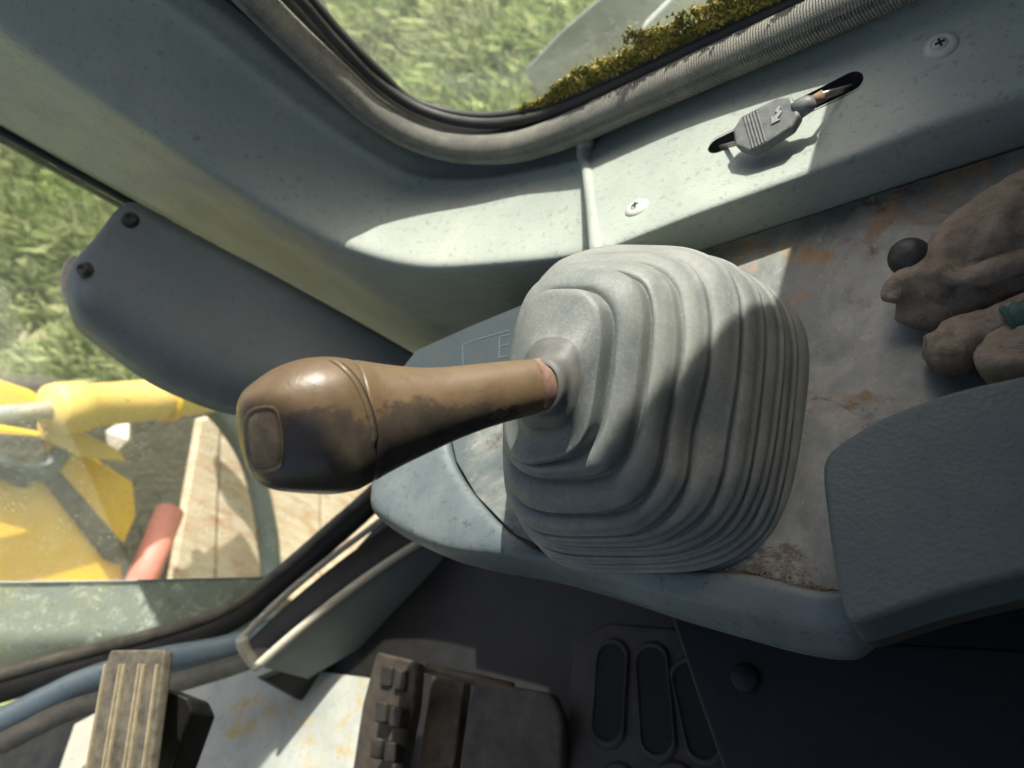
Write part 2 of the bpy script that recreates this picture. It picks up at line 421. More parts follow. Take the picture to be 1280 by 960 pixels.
o = grid('moulding', [R0, mixr(R0, R1, .9), R1, inward(R1, R3, .10, .001), inward(R1, R3, .16, .0045), inward(R1, R3, .22, .0012), inward(R1, R3, .30, .0), inward(R1, R3, .6, -.0025), inward(R1, R3, .86, -.001),
     inward(R1, R3, .955, .0), mixr(R3, R4, .03), mixr(R3, R4, .09), mixr(R3, R4, .5), mixr(R3, R4, .97), R4, R5], M['trim']); child(o, pt)
mod(o, 'SUBSURF', levels=2, render_levels=2)
# black channel along the pillar edge next to the windshield
edge = [pY(px, py, -.43) for px, py in ((-120, 97), (0, 163), (130, 235), (260, 306), (390, 377), (515, 446))]
o = tube('edge_rubber', catmull(edge, 40), .0055, M['black'], None, 8); child(o, pt)
edge2 = [pY(px, py, -.436) for px, py in ((-120, 108), (0, 174), (130, 246), (260, 317), (390, 388), (505, 452))]
o = tube('edge_lip', catmull(edge2, 40), .004, M['black'], None, 8); child(o, pt)

# sill trim right of the joint
q1 = [(732, 184), (850, 124), (950, 79), (1050, 34), (1150, -12), (1300, -80), (1460, -150)]
q3 = [(738, 317), (850, 273), (950, 237), (1050, 201), (1150, 162), (1290, 113), (1460, 52)]
q4 = [(736, 364), (850, 324), (950, 291), (1060, 255), (1160, 222), (1300, 178), (1460, 130)]
Q1 = ramp_(q1, pY, [Yl]*7); Q4 = ramp_(q4, pZ, [Zc-.002]*7)
Q3 = ramp_(q3, pY, [pZ(x, y, Zc).y-.001 for x, y in q4])
Q0 = [p+Vector((0, -.05, 0)) for p in Q1]; Q5 = [p+Vector((0, -.03, -.03)) for p in Q4]
st = empty('sill_trim', pY(1000, 180, -.42), 'grey plastic sill moulding with two round screws, right of the joint', 'trim')
ledge = grid('moulding', [Q0, mixr(Q0, Q1, .9), Q1, inward(Q1, Q3, .2, -.001), inward(Q1, Q3, .5, -.003), inward(Q1, Q3, .88, -.001), inward(Q1, Q3, .965, .0),
     mixr(Q3, Q4, .05), mixr(Q3, Q4, .14), mixr(Q3, Q4, .6), mixr(Q3, Q4, .97), Q4, Q5], M['trim']); child(ledge, st)
mod(ledge, 'SUBSURF', levels=2, render_levels=2)
# frame of the ledge plane
la, lb, lc = pY(850, 230, -.39), Q1[30], Q3[40]
LN = (Q1[60]-Q1[10]).cross(Q3[30]-Q1[30]).normalized()
if LN.z < 0: LN = -LN
LT = (Q3[60]-Q3[10]).normalized()
from mathutils.bvhtree import BVHTree
bpy.context.view_layer.update(); _dg = bpy.context.evaluated_depsgraph_get()
me = bpy.data.meshes.new_from_object(ledge.evaluated_get(_dg)); ledge.modifiers.clear(); ledge.data = me
ltree = BVHTree.FromPolygons([v.co for v in me.vertices], [p.vertices for p in me.polygons])
def on_ledge(px, py, k=0.):
    """point on the sill surface, k proud of it along its normal"""
    h = ltree.ray_cast(CAM, ray(px, py).normalized()); n = h[1] if h[1].dot(CAM-h[0]) > 0 else -h[1]
    return h[0]+n*k
def n_ledge(px, py):
    h = ltree.ray_cast(CAM, ray(px, py).normalized()); return h[1] if h[1].dot(CAM-h[0]) > 0 else -h[1]
LN = sum((n_ledge(x, y) for x, y in ((930, 165), (980, 145), (1030, 120))), Vector()).normalized()
# moulded joint bead
bd = []
ya, yb_ = Q1[0].y, Q3[0].y
for (px, py) in ((731, 172), (733, 195), (737, 225), (741, 255), (744, 285), (746, 303), (747, 316), (747, 335), (746, 360)):
    u_ = min(1, max(0, (py-184)/(317-184))); bd.append(pY(px, py, ya*(1-u_)+yb_*u_+.0015))
def widths(n): return [.0085 if i < n*.15 else .0062 for i in range(n)]
o = tube('joint_bead', catmull(bd, 40), widths(40), M['trim'], None, 14); child(o, st)

# boolean slot for the latch
def capsule(name, a, b, r, n, squash):
    """elongated dish cutter between a and b"""
    Mx = frame(b-a, n); L = (b-a).length/2; c = (a+b)/2; v = []; f = []; seg = 32; rows = 12
    for i in range(rows+1):
        ph = math.pi*i/rows - math.pi/2
        for k in range(seg):
            th = 2*math.pi*k/seg; x = math.cos(th)*math.cos(ph)*r; y = math.sin(th)*math.cos(ph)*r; z = math.sin(ph)*r*squash
            x += L*(1 if math.cos(th) >= 0 else -1)
            v.append(c+Mx @ Vector((x, y, z)))
    for i in range(rows):
        for k in range(seg): f.append((i*seg+k, i*seg+(k+1) % seg, (i+1)*seg+(k+1) % seg, (i+1)*seg+k))
    f.append(tuple(range(seg))[::-1]); f.append(tuple(rows*seg+k for k in range(seg)))
    return link(name, v, f)
sa, sb = on_ledge(899, 181), on_ledge(1062, 103)
dish = capsule('cutter', sa, sb, .0085, LN, 2.0)
b_ = mod(ledge, 'BOOLEAN', object=dish, operation='DIFFERENCE', solver='EXACT')
bpy.context.view_layer.update()
dg = bpy.context.evaluated_depsgraph_get(); me = bpy.data.meshes.new_from_object(ledge.evaluated_get(dg))
ledge.modifiers.clear(); ledge.data = me; bpy.data.objects.remove(dish)
print('ledge faces', len(me.polygons))
# dish floor (thin moulded cup under the slot)
Mx = frame(sb-sa, LN); L2 = (sb-sa).length/2; cc = (sa+sb)/2
rows = []
for i in range(9):
    ph = math.pi/2*i/8; rr = .0098*math.cos(ph); zz = -.017*math.sin(ph)-.0004; row = []
    for k in range(40):
        th = 2*math.pi*(k+.5)/40; row.append(cc+Mx @ Vector((rr*math.cos(th)+L2*(1 if math.cos(th) > 0 else -1), rr*math.sin(th), zz)))
    rows.append(row)
o = grid('latch_recess', rows, M['black'], None, True); child(o, st)  # black colour stands in for the shade inside the dish

# screws
def screw(px, py, lab):
    c = on_ledge(px, py); n = n_ledge(px, py)
    o = lathe('screw', c-n*.001, n, [(.0098, 0), (.0098, .001), (.0088, .0024), (.006, .0034), (.0052, .0033), (.0048, .0028), (.0046, .0028), (.0042, .0034), (.002, .0042), (.0001, .0044)], M['screw'], None, 32)
    child(o, st)
    Mx = frame(LT+Vector((.3, .1, 0)), n)
    for a in (0, 1):
        d = Vector((.0028, .0007, 0)) if a == 0 else Vector((.0007, .0028, 0)); h = .0047+a*.0001
        q = [c+Mx @ Vector((sx*d.x, sy*d.y, h-.001)) for sx, sy in ((-1, -1), (1, -1), (1, 1), (-1, 1))]
        k = prism('cross_slot', q, -n*.0006, M['hole'], None); k.parent = o; k.matrix_parent_inverse = Matrix()
    o.matrix_parent_inverse = Matrix.Translation(st.location).inverted()
    return o
screw(796, 260, ''); screw(1176, 57, '')

# ---- latch key
KT = (sb-sa).normalized(); KM = frame(KT, LN)
lk = empty('latch_key', (sa+sb)/2, 'grey plastic latch key with an arrow, lying across the slot in the sill', 'key')
kc = pP(961, 158, cc+LN*.016, LN)
tilt = Matrix.Rotation(R(14), 3, KM.col[0]) @ Matrix.Rotation(R(-6), 3, KM.col[1])
KB = tilt @ KM
def kp(x, y, z=0): return kc + KB @ Vector((x, y, z))*1.15
hexo = [(-.020, -.004), (-.019, .008), (-.012, .0135), (.010, .0125), (.017, .008), (.018, -.006), (.012, -.0115), (-.004, -.0135), (-.013, -.0125)]
o = prism('key_head', [kp(x, y, .0045) for x, y in hexo], KB @ Vector((0, 0, -.009)), M['key'], None, .0022, 3); child(o, lk)
for i in range(5):
    x = -.011+i*.0019
    rb = prism('grip_rib', [kp(x, -.0118, .0046), kp(x+.0009, -.0118, .0046), kp(x+.0009, .0118, .0046), kp(x, .0118, .0046)], KB @ Vector((0, 0, .0006)), M['key'], None, .0002, 1); rb.parent = o; rb.matrix_parent_inverse = Matrix()
def ar(x, y): return kp(.0075+.62*(x*.8-y*.6), -.000+.62*(x*.6+y*.8), .0046)
arrow = [(-.0095, .0005), (-.003, .0062), (-.003, .0025), (.002, .0025), (.002, .0055), (.0075, .0055), (.0075, .0028), (.0045, .0028), (.0045, -.0015), (-.003, -.0015), (-.003, -.005)]
a_ = prism('arrow_mark', [ar(x, y) for x, y in arrow], KB @ Vector((0, 0, .0008)), M['keymark'], None, .0002, 1); a_.parent = o; a_.matrix_parent_inverse = Matrix()
o = tube('key_neck', [kp(.0155, 0, 0), kp(.024, .0005, 0), kp(.0265, .001, -.0005)], [.0062, .0055, .0035], M['key'], None, 16); child(o, lk)
pe = sb-LN*.004
o = tube('pin', [kp(.024, .001, -.0005), kp(.032, .0015, -.001)], .0035, M['rust'], None, 10); child(o, lk)
o = tube('blade', [kp(.030, .0015, -.001), kp(.030, .0015, -.001).lerp(pe, .5), pe], [.0028, .0024, .002], M['steel'], None, 8, flat=.5); child(o, lk)
o = tube('blade', [kp(-.018, 0, 0), sa-LN*.003], .002, M['steel'], None, 8, flat=.5); child(o, lk)

# ---- side window: woven seal, rubber, glass, moss
ws = empty('side_window', pY(620, 150, -.48), 'dusty side window with rounded corner, grey woven seal and black rubber', 'window')
sc_ = [(200, -120), (262, -60), (320, 0), (372, 52), (425, 102), (470, 142), (525, 172), (580, 185), (640, 184), (700, 167), (800, 123), (900, 78), (1000, 34), (1100, -12), (1220, -66), (1400, -140)]
sp_ = catmull([pY(x, y, -.468) for x, y in sc_], 260)
seal = tube('woven_seal', sp_, .0148, M['seal'], None, 20, axis=Vector((0, 1, 0))); child(seal, ws)
fl = [pY(x, y, -.478) for x, y in sc_]
fr_ = catmull(fl, 120); fo_ = []; fi_ = []
for i, p in enumerate(fr_):
    t_ = (fr_[min(i+1, 119)]-fr_[max(i-1, 0)]).normalized(); d_ = Vector((t_.z, 0, -t_.x)) if t_.x*1 < 0 else Vector((t_.z, 0, -t_.x))
    if d_.dot(Vector((.30, 0, .10))-(Vector((p.x, 0, p.z-CZ)))) > 0: d_ = -d_
    fo_.append(p+d_*.045+Vector((0, -.012, 0))); fi_.append(p-d_*.021+Vector((0, -.008, 0)))
o = grid('leak_flange', [[p+Vector((0, -.010, 0)) for p in fi_], fi_, [p+Vector((0, .004, 0)) for p in fr_], [p.lerp(q, .5)+Vector((0, -.004, 0)) for p, q in zip(fr_, fo_)], fo_], M['black']); child(o, ws)  # strip added to stop sun leaking under the seal
rb_ = [(255, -120), (320, -55), (376, 0), (420, 50), (470, 100), (512, 130), (555, 147), (600, 154), (645, 151), (700, 136), (800, 92), (900, 46), (1000, 2), (1100, -42), (1220, -95), (1400, -170)]
o = tube('rubber_bead', catmull([pY(x, y, -.481) for x, y in rb_], 200), .0052, M['black'], None, 10); child(o, ws)
rb2 = [(x+6 if x < 500 else x-4, y-9) for x, y in rb_]
o = tube('rubber_lip', catmull([pY(x, y, -.487) for x, y in rb2], 200), .0040, M['black'], None, 10); child(o, ws)
# glass pane, rounded outline (also the hidden upper part)
gl_ = [pY(x, y, -.492) for x, y in catmull([Vector(p) for p in rb_], 60)] if False else [pY(v.x, v.y, -.492) for v in catmull([Vector(p) for p in rb_], 60)]
top = gl_[-1].copy(); gt = [Vector((gl_[-1].x, -.492, CZ+.42)), Vector((gl_[0].x-.02, -.492, CZ+.42))]
o = prism('pane', gl_+gt, Vector((0, -.004, 0)), M['glass'], None, 0, smooth=False); child(o, ws)

# moss: small upright tufts on the lower rubber
def moss():
    rnd = random.Random(11); v = []; f = []
    path = [Vector(p) for p in ((648, 146), (690, 132), (740, 112), (800, 84), (860, 58), (920, 30), (975, 6), (1040, -22), (1140, -66))]
    P = catmull(path, 400)
    for i in range(17000):
        t = rnd.random(); p = P[int(t*399)]
        wid = 8+44*math.sin(min(1, t*2.1)*math.pi*.5)*(.65+.6*mnoise.noise(Vector((t*14, 0, 0))))
        u = rnd.random()**1.2*(1.25 if rnd.random() < .15 else 1)
        px, py = p.x-u*wid*.42, p.y-u*wid
        if rnd.random() < u*1.1-.35+.9*mnoise.noise(Vector((px*.06, py*.06, 3))): continue
        c = pY(px, py, -.4885+rnd.uniform(-.0015, .0045)*(1-u*.5))
        s = rnd.uniform(.0006, .0017)
        q = Matrix.Rotation(rnd.uniform(0, 6.3), 3, Vector((rnd.gauss(0, 1), rnd.gauss(0, 1), rnd.gauss(0, 1))).normalized())
        n = len(v)
        for w_ in ((1, 1, 1), (-1, -1, 1), (-1, 1, -1), (1, -1, -1)): v.append(c + q @ (Vector(w_)*s*Vector((.6, .6, 1.0)).length*.6))
        f += [(n, n+1, n+2), (n, n+3, n+1), (n, n+2, n+3), (n+1, n+3, n+2)]
    t = NT('moss')
    g_ = t.n('NewGeometry')
    c = t.mix(g_.outputs['Random Per Island'], (.13, .12, .022), (.50, .40, .09))
    c = t.mix(t.ramp(t.noise(45, 4), .45, .65), c, (.09, .10, .02))
    t.col(c); t.rough(.95)
    return link('moss', v, f, t.m, None, False)
setp(moss(), 'clump of yellow green moss growing along the window rubber', 'moss', kind='stuff')

# ---- outside wall of the cab with the window opening; rear pillar casts the shade on the console
def trace(p, y=-.53):
    return p + SUN*((y-p.y)/SUN.y)
YO = -.512
hole = [(.030, -.43), (.026, -.23), (.012, -.17), (-.015, -.085), (-.056, .04), (-.071, .20), (-.076, .46), (.0, .50), (.42, .50), (.475, .44), (.48, 0), (.50, -.165), (.54, -.27), (.54, -.38), (.50, -.43), (.365, -.44), (.186, -.44), (.077, -.44)]
outer = [(-.72, -.30), (-.72, -.24), (-.72, -.17), (-.72, -.07), (-.72, 0.1), (-.72, .2), (-.72, .6), (.0, .6), (.45, .6), (.70, .6), (.582, .045), (.63, -.12), (.66, -.4), (.66, -.8), (.66, -1.2), (.2, -1.2), (0, -1.2), (-.72, -1.2)]
v = []; f = []; n = len(hole)
for y in (YO, YO-.035):
    for a in (hole, outer):
        for x, z in a: v.append((x, y, CZ+z))   # rear pillar leans forward over the console
for k in range(n):
    j = (k+1) % n
    f += [(k, j, n+j, n+k), (2*n+j, 2*n+k, 3*n+k, 3*n+j), (j, k, 2*n+k, 2*n+j), (n+k, n+j, 3*n+j, 3*n+k)]
setp(link('cab_side_wall', v, f, M['trim_dark'], None, False), kind='structure')
setp(prism('cab_roof', [Vector((-.72, -.53, CZ+.60)), Vector((.60, -.53, CZ+.60)), Vector((.60, .30, CZ+.60)), Vector((-.72, .30, CZ+.60))], Vector((0, 0, .04)), M['trim_dark'], None, .004), kind='structure')
FZ = -.80
setp(prism('cab_rear_wall', [Vector((-.72, -.53, CZ-.85)), Vector((-.72, 1.0, CZ-.85)), Vector((-.72, 1.0, CZ+.6)), Vector((-.72, -.53, CZ+.6))], Vector((-.03, 0, 0)), M['trim_dark'], None, .004), kind='structure')
setp(prism('cab_left_wall', [Vector((-.72, 1.0, CZ-.85)), Vector((1.1, 1.0, CZ-.85)), Vector((1.1, 1.0, CZ+.05)), Vector((-.72, 1.0, CZ+.05))], Vector((0, .03, 0)), M['trim_dark'], None, .004), kind='structure')
setp(prism('cab_floor', [Vector((x, y, CZ+FZ)) for x, y in ((-.7, -.49), (.62, -.49), (.90, -.05), (1.0, .04), (1.15, .10), (1.35, .20), (1.6, .30), (1.7, .99), (-.7, .99))], Vector((0, 0, -.05)), M['shade_black'], None, .003), kind='structure')

# ================================================================== windshield
fA = pY(-140, 80, -.435); fB = pY(510, 447, -.435)
edge_dir = (fA-fB).normalized(); plan = Vector((.30, .80, 0)).normalized()
WN_ = edge_dir.cross(plan).normalized(); WO = fB
def wP(px, py, k=0.): return pP(px, py, WO + (-WN_ if WN_.dot(CAM-WO) < 0 else WN_)*k, WN_)
wi = empty('windshield', wP(150, 600), 'dirty windshield pane beside the pillar, outlined by black rubber and a pale lower frame', 'windshield')
def pane(name, pts, m, k=0.): 
    q = [wP(x, y, k) for x, y in pts]
    nn = (q[1]-q[0]).cross(q[2]-q[0]).normalized()
    if nn.dot(CAM-q[0]) > 0: nn = -nn
    return prism(name, q, nn*.004, m, wi if False else None, 0, smooth=False)
o = pane('upper_pane', [(-260, 20), (20, 168), (520, 446), (540, 540), (470, 640), (380, 718), (-120, 728), (-420, 736)], M['wind']); child(o, wi)
o = pane('lower_pane', [(-420, 744), (-120, 733), (376, 723), (300, 792), (200, 828), (0, 872), (-200, 916), (-420, 960)], M['wind_low'], .003); child(o, wi)
o = tube('pane_joint', catmull([wP(x, y, .004) for x, y in ((-420, 738), (-120, 729), (100, 727), (340, 722))], 30), .0016, M['outside_grey'], None, 8); child(o, wi)
lo = [(545, 500), (522, 545), (470, 607), (400, 670), (345, 718), (300, 752), (250, 776), (170, 800), (80, 823), (0, 846), (-100, 872), (-260, 912)]
lp = catmull([wP(x, y+14, .012) for x, y in lo], 80)
o = tube('black_rubber', lp, .018, M['black'], None, 14); child(o, wi)
lp = catmull([wP(x+3, y-3, .020) for x, y in lo], 80)
o = tube('worn_lip', lp, .0075, simple('worn_grey_lip', (.10, .10, .085), (.24, .22, .16), 40, .7), None, 12); child(o, wi)
lp = catmull([wP(x, y, .030) for x, y in ((-260, 985), (-100, 940), (0, 905), (60, 876), (110, 853), (190, 829), (300, 806), (400, 760), (470, 700))], 60)
o = tube('blue_sill', lp, .023, M['blue'], None, 16, flat=.7); child(o, wi)
sp2 = catmull([wP(x, y, .060) for x, y in ((-200, 990), (-60, 950), (0, 930), (60, 900), (100, 884), (170, 866), (240, 848), (330, 818), (450, 760), (560, 700))], 200)
o = tube('lower_woven_seal', sp2, .0125, M['seal'], None, 16); child(o, wi)

# ================================================================== console
cons = empty('side_console', pZ(850, 560, Zc), 'side console with rust stained metal plate and blue grey plastic rim around the joystick', 'console')
pl = [(650, 440), (737, 360), (880, 312), (1080, 247), (1280, 184), (1480, 120), (1480, 600), (1110, 715), (1060, 745), (930, 715), (820, 713), (720, 701), (644, 669), (595, 619), (570, 576), (560, 530), (585, 470)]
o = prism('metal_plate', [pZ(x, y, Zc) for x, y in pl], Vector((0, 0, -.003)), M['plate'], None, .0008); child(o, cons)
inn = [(600, 470), (572, 500), (558, 530), (566, 575), (594, 620), (644, 670), (720, 702), (820, 714), (930, 716), (1035, 738), (1080, 715), (1130, 660)]
out = [(520, 480), (480, 515), (464, 560), (464, 600), (470, 638), (545, 681), (650, 700), (760, 727), (880, 757), (1030, 786), (1085, 765), (1150, 690)]
I1 = catmull([pZ(x, y, Zc+.0015) for x, y in inn], 90); O1 = catmull([pZ(x, y, Zc-.002) for x, y in out], 90)
O2 = [p + (p-q).normalized()*.010 + Vector((0, 0, -.012)) for p, q in zip(O1, I1)]
O3 = [p + Vector((0, 0, -.045)) - (p-q).normalized()*.004 for p, q in zip(O2, I1)]
lip = [p+Vector((0, 0, .004)) + (q-p).normalized()*.003 for p, q in zip(I1, O1)]
Iu = [p+Vector((0, 0, -.006)) for p in I1]
o = grid('plastic_rim', [Iu, I1, lip, mixr(lip, O1, .5, Vector((0, 0, .002))), mixr(lip, O1, .93, Vector((0, 0, .001))), O1, O2, mixr(O2, O3, .2), O3, [p.lerp(q, .8)+Vector((0, 0, -.05)) for p, q in zip(O3, Iu)]], M['rim']); child(o, cons)
mod(o, 'SUBSURF', levels=1, render_levels=1)
# line of grit along the plate's edge
def crumbs(name, path, spread, cnt, size, m, seed, plane):
    rnd = random.Random(seed); v = []; f = []
    for i in range(cnt):
        t = rnd.random()*(len(path)-1); k = int(t); p = Vector(path[k]).lerp(Vector(path[k+1]), t-k)
        c = plane(p.x+rnd.gauss(0, spread), p.y+rnd.gauss(0, spread)); s = rnd.uniform(.3, 1)*size; n = len(v)
        for w_ in ((1, 1, 1), (-1, -1, 1), (-1, 1, -1), (1, -1, -1)): v.append(c+Vector([w_[a]*s*rnd.uniform(.4, 1) for a in range(3)]))
        f += [(n, n+1, n+2), (n, n+3, n+1), (n, n+2, n+3), (n+1, n+3, n+2)]
    return link(name, v, f, m, None, False)
setp(crumbs('grit', [(880, 712), (930, 718), (1000, 732), (1060, 746)], 3, 700, .0009, simple('grit', (.22, .18, .12), (.34, .3, .22), 200), 4, lambda x, y: pZ(x, y, Zc+.001)), 'line of dirt crumbs caught between metal plate and plastic rim', 'dirt', kind='stuff')
# front cover, shade put into its dark colour, with printed outline
dp = [(500, 462), (520, 437), (585, 408), (655, 379), (735, 346), (735, 470), (640, 500), (560, 530), (486, 545)]
o = prism('front_cover', [pZ(x, y, Zc+.008) for x, y in dp], Vector((0, 0, -.016)), M['cover'], None, .002); child(o, cons)
def line2(a, b, w, zz, par, m):
    p, q = pZ(*a, zz), pZ(*b, zz); d = (q-p).normalized(); s = d.cross(UP)*w
    o = link('printed_line', [p-s, q-s, q+s, p+s], [(0, 1, 2, 3)], m, None, False); o.parent = par; o.matrix_parent_inverse = Matrix(); return o
dec = o
for a, b in (((579, 460), (578, 431)), ((578, 431), (600, 423)), ((600, 423), (636, 413)), ((624, 447), (624, 421)), ((624, 421), (637, 418)), ((624, 433), (636, 430)), ((624, 447), (636, 444))):
    line2(a, b, .0003, Zc+.0086, dec, M['print'])

# ================================================================== joystick
js = empty('joystick', pZ(838, 545, Zc), 'joystick with worn brown and black grip on a pleated grey rubber boot', 'joystick')
# ring table: centre x,y, half width, half height (pixels), depth, skew
rings = [(682, 484, 25, 34, .336, .05), (685, 481, 37, 56, .3475, .10), (692, 471, 56, 110, .358, .13), (715, 466, 82, 131, .373, .13), (735, 484, 102, 158, .388, .13),
         (756, 491, 121, 178, .401, .13), (777, 493, 140, 188, .414, .12), (796, 503, 153, 191, .426, .12), (809, 514, 161, 190, .437, .12), (823, 526, 167, 188, .447, .12), (836, 538, 174, 184, .456, .13)]
n0 = (RM @ Vector((-.55, -.05, .83))).normalized(); n1 = UP
def ringpts(t, s=1., dz=0., seg=96):
    t = max(0, min(t, len(rings)-1)); i = min(int(t), len(rings)-2); u = t-i
    P = [rings[max(i-1, 0)], rings[i], rings[i+1], rings[min(i+2, len(rings)-1)]]
    g = [a*(1-u)+b*u for a, b in zip(P[1], P[2])]
    nn = n0.lerp(n1, (t/(len(rings)-1))**1.0).normalized()
    c = pD(g[0], g[1], g[4])
    out = []; ex = 2.0 + min(1, t/2.)*1.3
    for k in range(seg):
        a = 2*math.pi*k/seg; ca, sa = math.cos(a), math.sin(a)
        x = math.copysign(abs(ca)**(2/ex), ca)*g[2]*s; y = math.copysign(abs(sa)**(2/ex), sa)*g[3]*s
        # taller shoulder up-right, pinched at lower-left as in the sagging pleats
        x += y*g[5]; 
        wob = 1+.020*mnoise.noise(Vector((ca*1.5, sa*1.5, t*1.1)))+.008*mnoise.noise(Vector((ca*4, sa*4, t*1.7)))
        out.append(pP(g[0]+x*wob, g[1]-y*wob, c, nn) - nn*dz)
    return out
prof = []
def add(t, s, dz=0.): prof.append(ringpts(t, s, dz))
def lerp_size(t):
    i = min(int(t), len(rings)-2); u = t-i
    return (rings[i][2]*(1-u)+rings[i+1][2]*u)*.5+(rings[i][3]*(1-u)+rings[i+1][3]*u)*.5
def S_(i): return (rings[i][2]+rings[i][3])*.5
add(0, .86, -.004); add(0, 1.0, -.003); add(0, 1.06, -.001); add(.3, .92, .0005); add(.6, .93, .0004); add(.88, 1.0, -.0003); add(1.02, 1.03, .0012); add(1.2, 1.02, .0022); add(1.6, 1.01, .0012); add(1.88, .985, -.0006)
N = len(rings)-1
for i in range(2, N+1):
    k = (1.2, 1.2, 1.8, 1.8, 1.5, 1.15, 1.0, .9, .8, .75, .75)[i]
    if i > 1:
        add(i-.07, (S_(i)*.972)/lerp_size(i-.07), -.0004)
    else: add(.93, .97, .0)
    add(i, .993, .0001)
    add(i, 1.005, .0012*k)
    add(i, 1.004, .0032*k)
    add(i, .998, .0056*k)
    if i < N:
        D_ = S_(i+1)-S_(i)
        add(i+.07, (S_(i)+.00*D_)/lerp_size(i+.07), .0062*k-.0004)
        add(i+.16, (S_(i)+.12*D_)/lerp_size(i+.16), .0046*k)
        add(i+.34, (S_(i)+.30*D_)/lerp_size(i+.34), .0022*k)
        add(i+.68, (S_(i)+.66*D_)/lerp_size(i+.68), .0003)
add(N, 1.02, .008); add(N, 1.035, .010)
boot = grid('boot', prof, M['boot'], None, True); child(boot, js); mod(boot, 'SUBSURF', levels=1, render_levels=2)
boot.data.materials.append(M['neck'])
for p in boot.data.polygons:
    if p.index < 96*6: p.material_index = 1
# pinched fold between two pleats
def pinch(o, c, r, d):
    for v_ in o.data.vertices:
        k = (v_.co-c).length/r
        if k < 1: v_.co += d*(1-k*k)**2
pinch(boot, pD(868, 535, .37), .030, (RM @ Vector((-.4, -.3, -1)))*.006)
pinch(boot, pD(710, 560, .36), .024, (RM @ Vector((-.2, .5, -.4)))*.006)

# grip
G0 = pD(292, 546, .285); G1 = pD(690, 479, .342)
prof_px = [(297, 546, 2), (299, 546, 22), (303, 547, 42), (311, 546, 56), (322, 545, 65), (336, 542, 72), (352, 538, 78), (372, 534.5, 83), (395, 532, 86.5), (415, 530, 86), (430, 528.5, 84), (441, 527, 81), (449, 526, 78.5), (452, 525.5, 76.3), (455, 525, 76.8), (462, 524, 75),
           (480, 521, 69), (500, 517.5, 62.5), (525, 513, 55.5), (550, 507.5, 49.5), (575, 501.5, 45), (600, 495.5, 41.5), (625, 490.5, 38.8), (650, 486, 36.5), (672, 482.5, 34.5), (682, 481, 33)]
AX = (G1-G0).normalized()
def gcent(px, py):
    t = (px-292)/(690-292); return pD(px, py, 1/((1-t)/.285+t/.342))
gr = []
NS = 64
e1 = (RM @ Vector((0, 1, 0))); e1 = (e1-AX*e1.dot(AX)).normalized(); e2 = AX.cross(e1)
if e2.dot(RM.col[2]) < 0: e2 = -e2
P0 = [Vector(p) for p in prof_px]; PP = catmull(P0, 110)
for p in PP:
    c = gcent(p.x, p.y); dd = -(RM.transposed() @ (c-CAM)).z; r = p.z*dd/F*.985; row = []
    full = max(0, min(1, (470-p.x)/40)); oval = .90+.06*full
    for k in range(NS):
        a = 2*math.pi*k/NS; ca, sa = math.cos(a), math.sin(a)
        ex = 2.0+.9*full; x = math.copysign(abs(ca)**(2/ex), ca); y = math.copysign(abs(sa)**(2/ex), sa)
        # end cap leans: slice planes tip over towards the end of the knob
        row.append(c + e1*x*r + e2*y*r*oval)
    gr.append(row)
ctr = gcent(400, 532)
gm_ = grip_mat((RM @ Vector((.07, 1, .0))).normalized(), ctr)
grip = grid('grip', gr, gm_, None, True); child(grip, js)
bm = bmesh.new(); bm.from_mesh(grip.data); bm.verts.ensure_lookup_table()
for r0 in (0, len(gr)-1):
    bm.faces.new([bm.verts[r0*NS+k] for k in range(NS)])
bmesh.ops.recalc_face_normals(bm, faces=bm.faces); bm.to_mesh(grip.data); bm.free(); grip.data.shade_smooth()
mod(grip, 'SUBSURF', levels=1, render_levels=1)
# moulded seam: a proud lip that follows the joint of the two shells
from mathutils.bvhtree import BVHTree
tree = BVHTree.FromPolygons([v.co for v in grip.data.vertices], [p.vertices for p in grip.data.polygons])
def hit(px, py):
    d = ray(px, py).normalized(); h = tree.ray_cast(CAM, d); return h[0], h[1], h[2]
def decal_line(name, pts, r, m, par, lift=0., n=60, taper=True):
    path = []
    for q in catmull([Vector(p) for p in pts], n):
        l_, nn, _ = hit(q.x, q.y)
        if l_ is None: continue
        if nn.dot(CAM-l_) < 0: nn = -nn
        path.append(l_+nn*lift)
    k = len(path); rad = [r*min(1, .25+min(i, k-1-i)/(k*.12)) if taper else r for i in range(k)]
    o = tube(name, path, rad, m, None, 8); o.parent = par; o.matrix_parent_inverse = Matrix(); return o
decal_line('seam_lip', [(409, 449, 0), (424, 456, 0), (440, 472, 0), (452, 492, 0), (461, 516, 0), (467, 540, 0), (468, 560, 0)], .0014, gm_, grip, -.00025)
decal_line('seam_gap', [(413, 449, 0), (428, 456, 0), (444, 472, 0), (456, 492, 0), (465, 516, 0), (470, 538, 0), (470, 556, 0)], .0009, M['hole'], grip, -.00015)
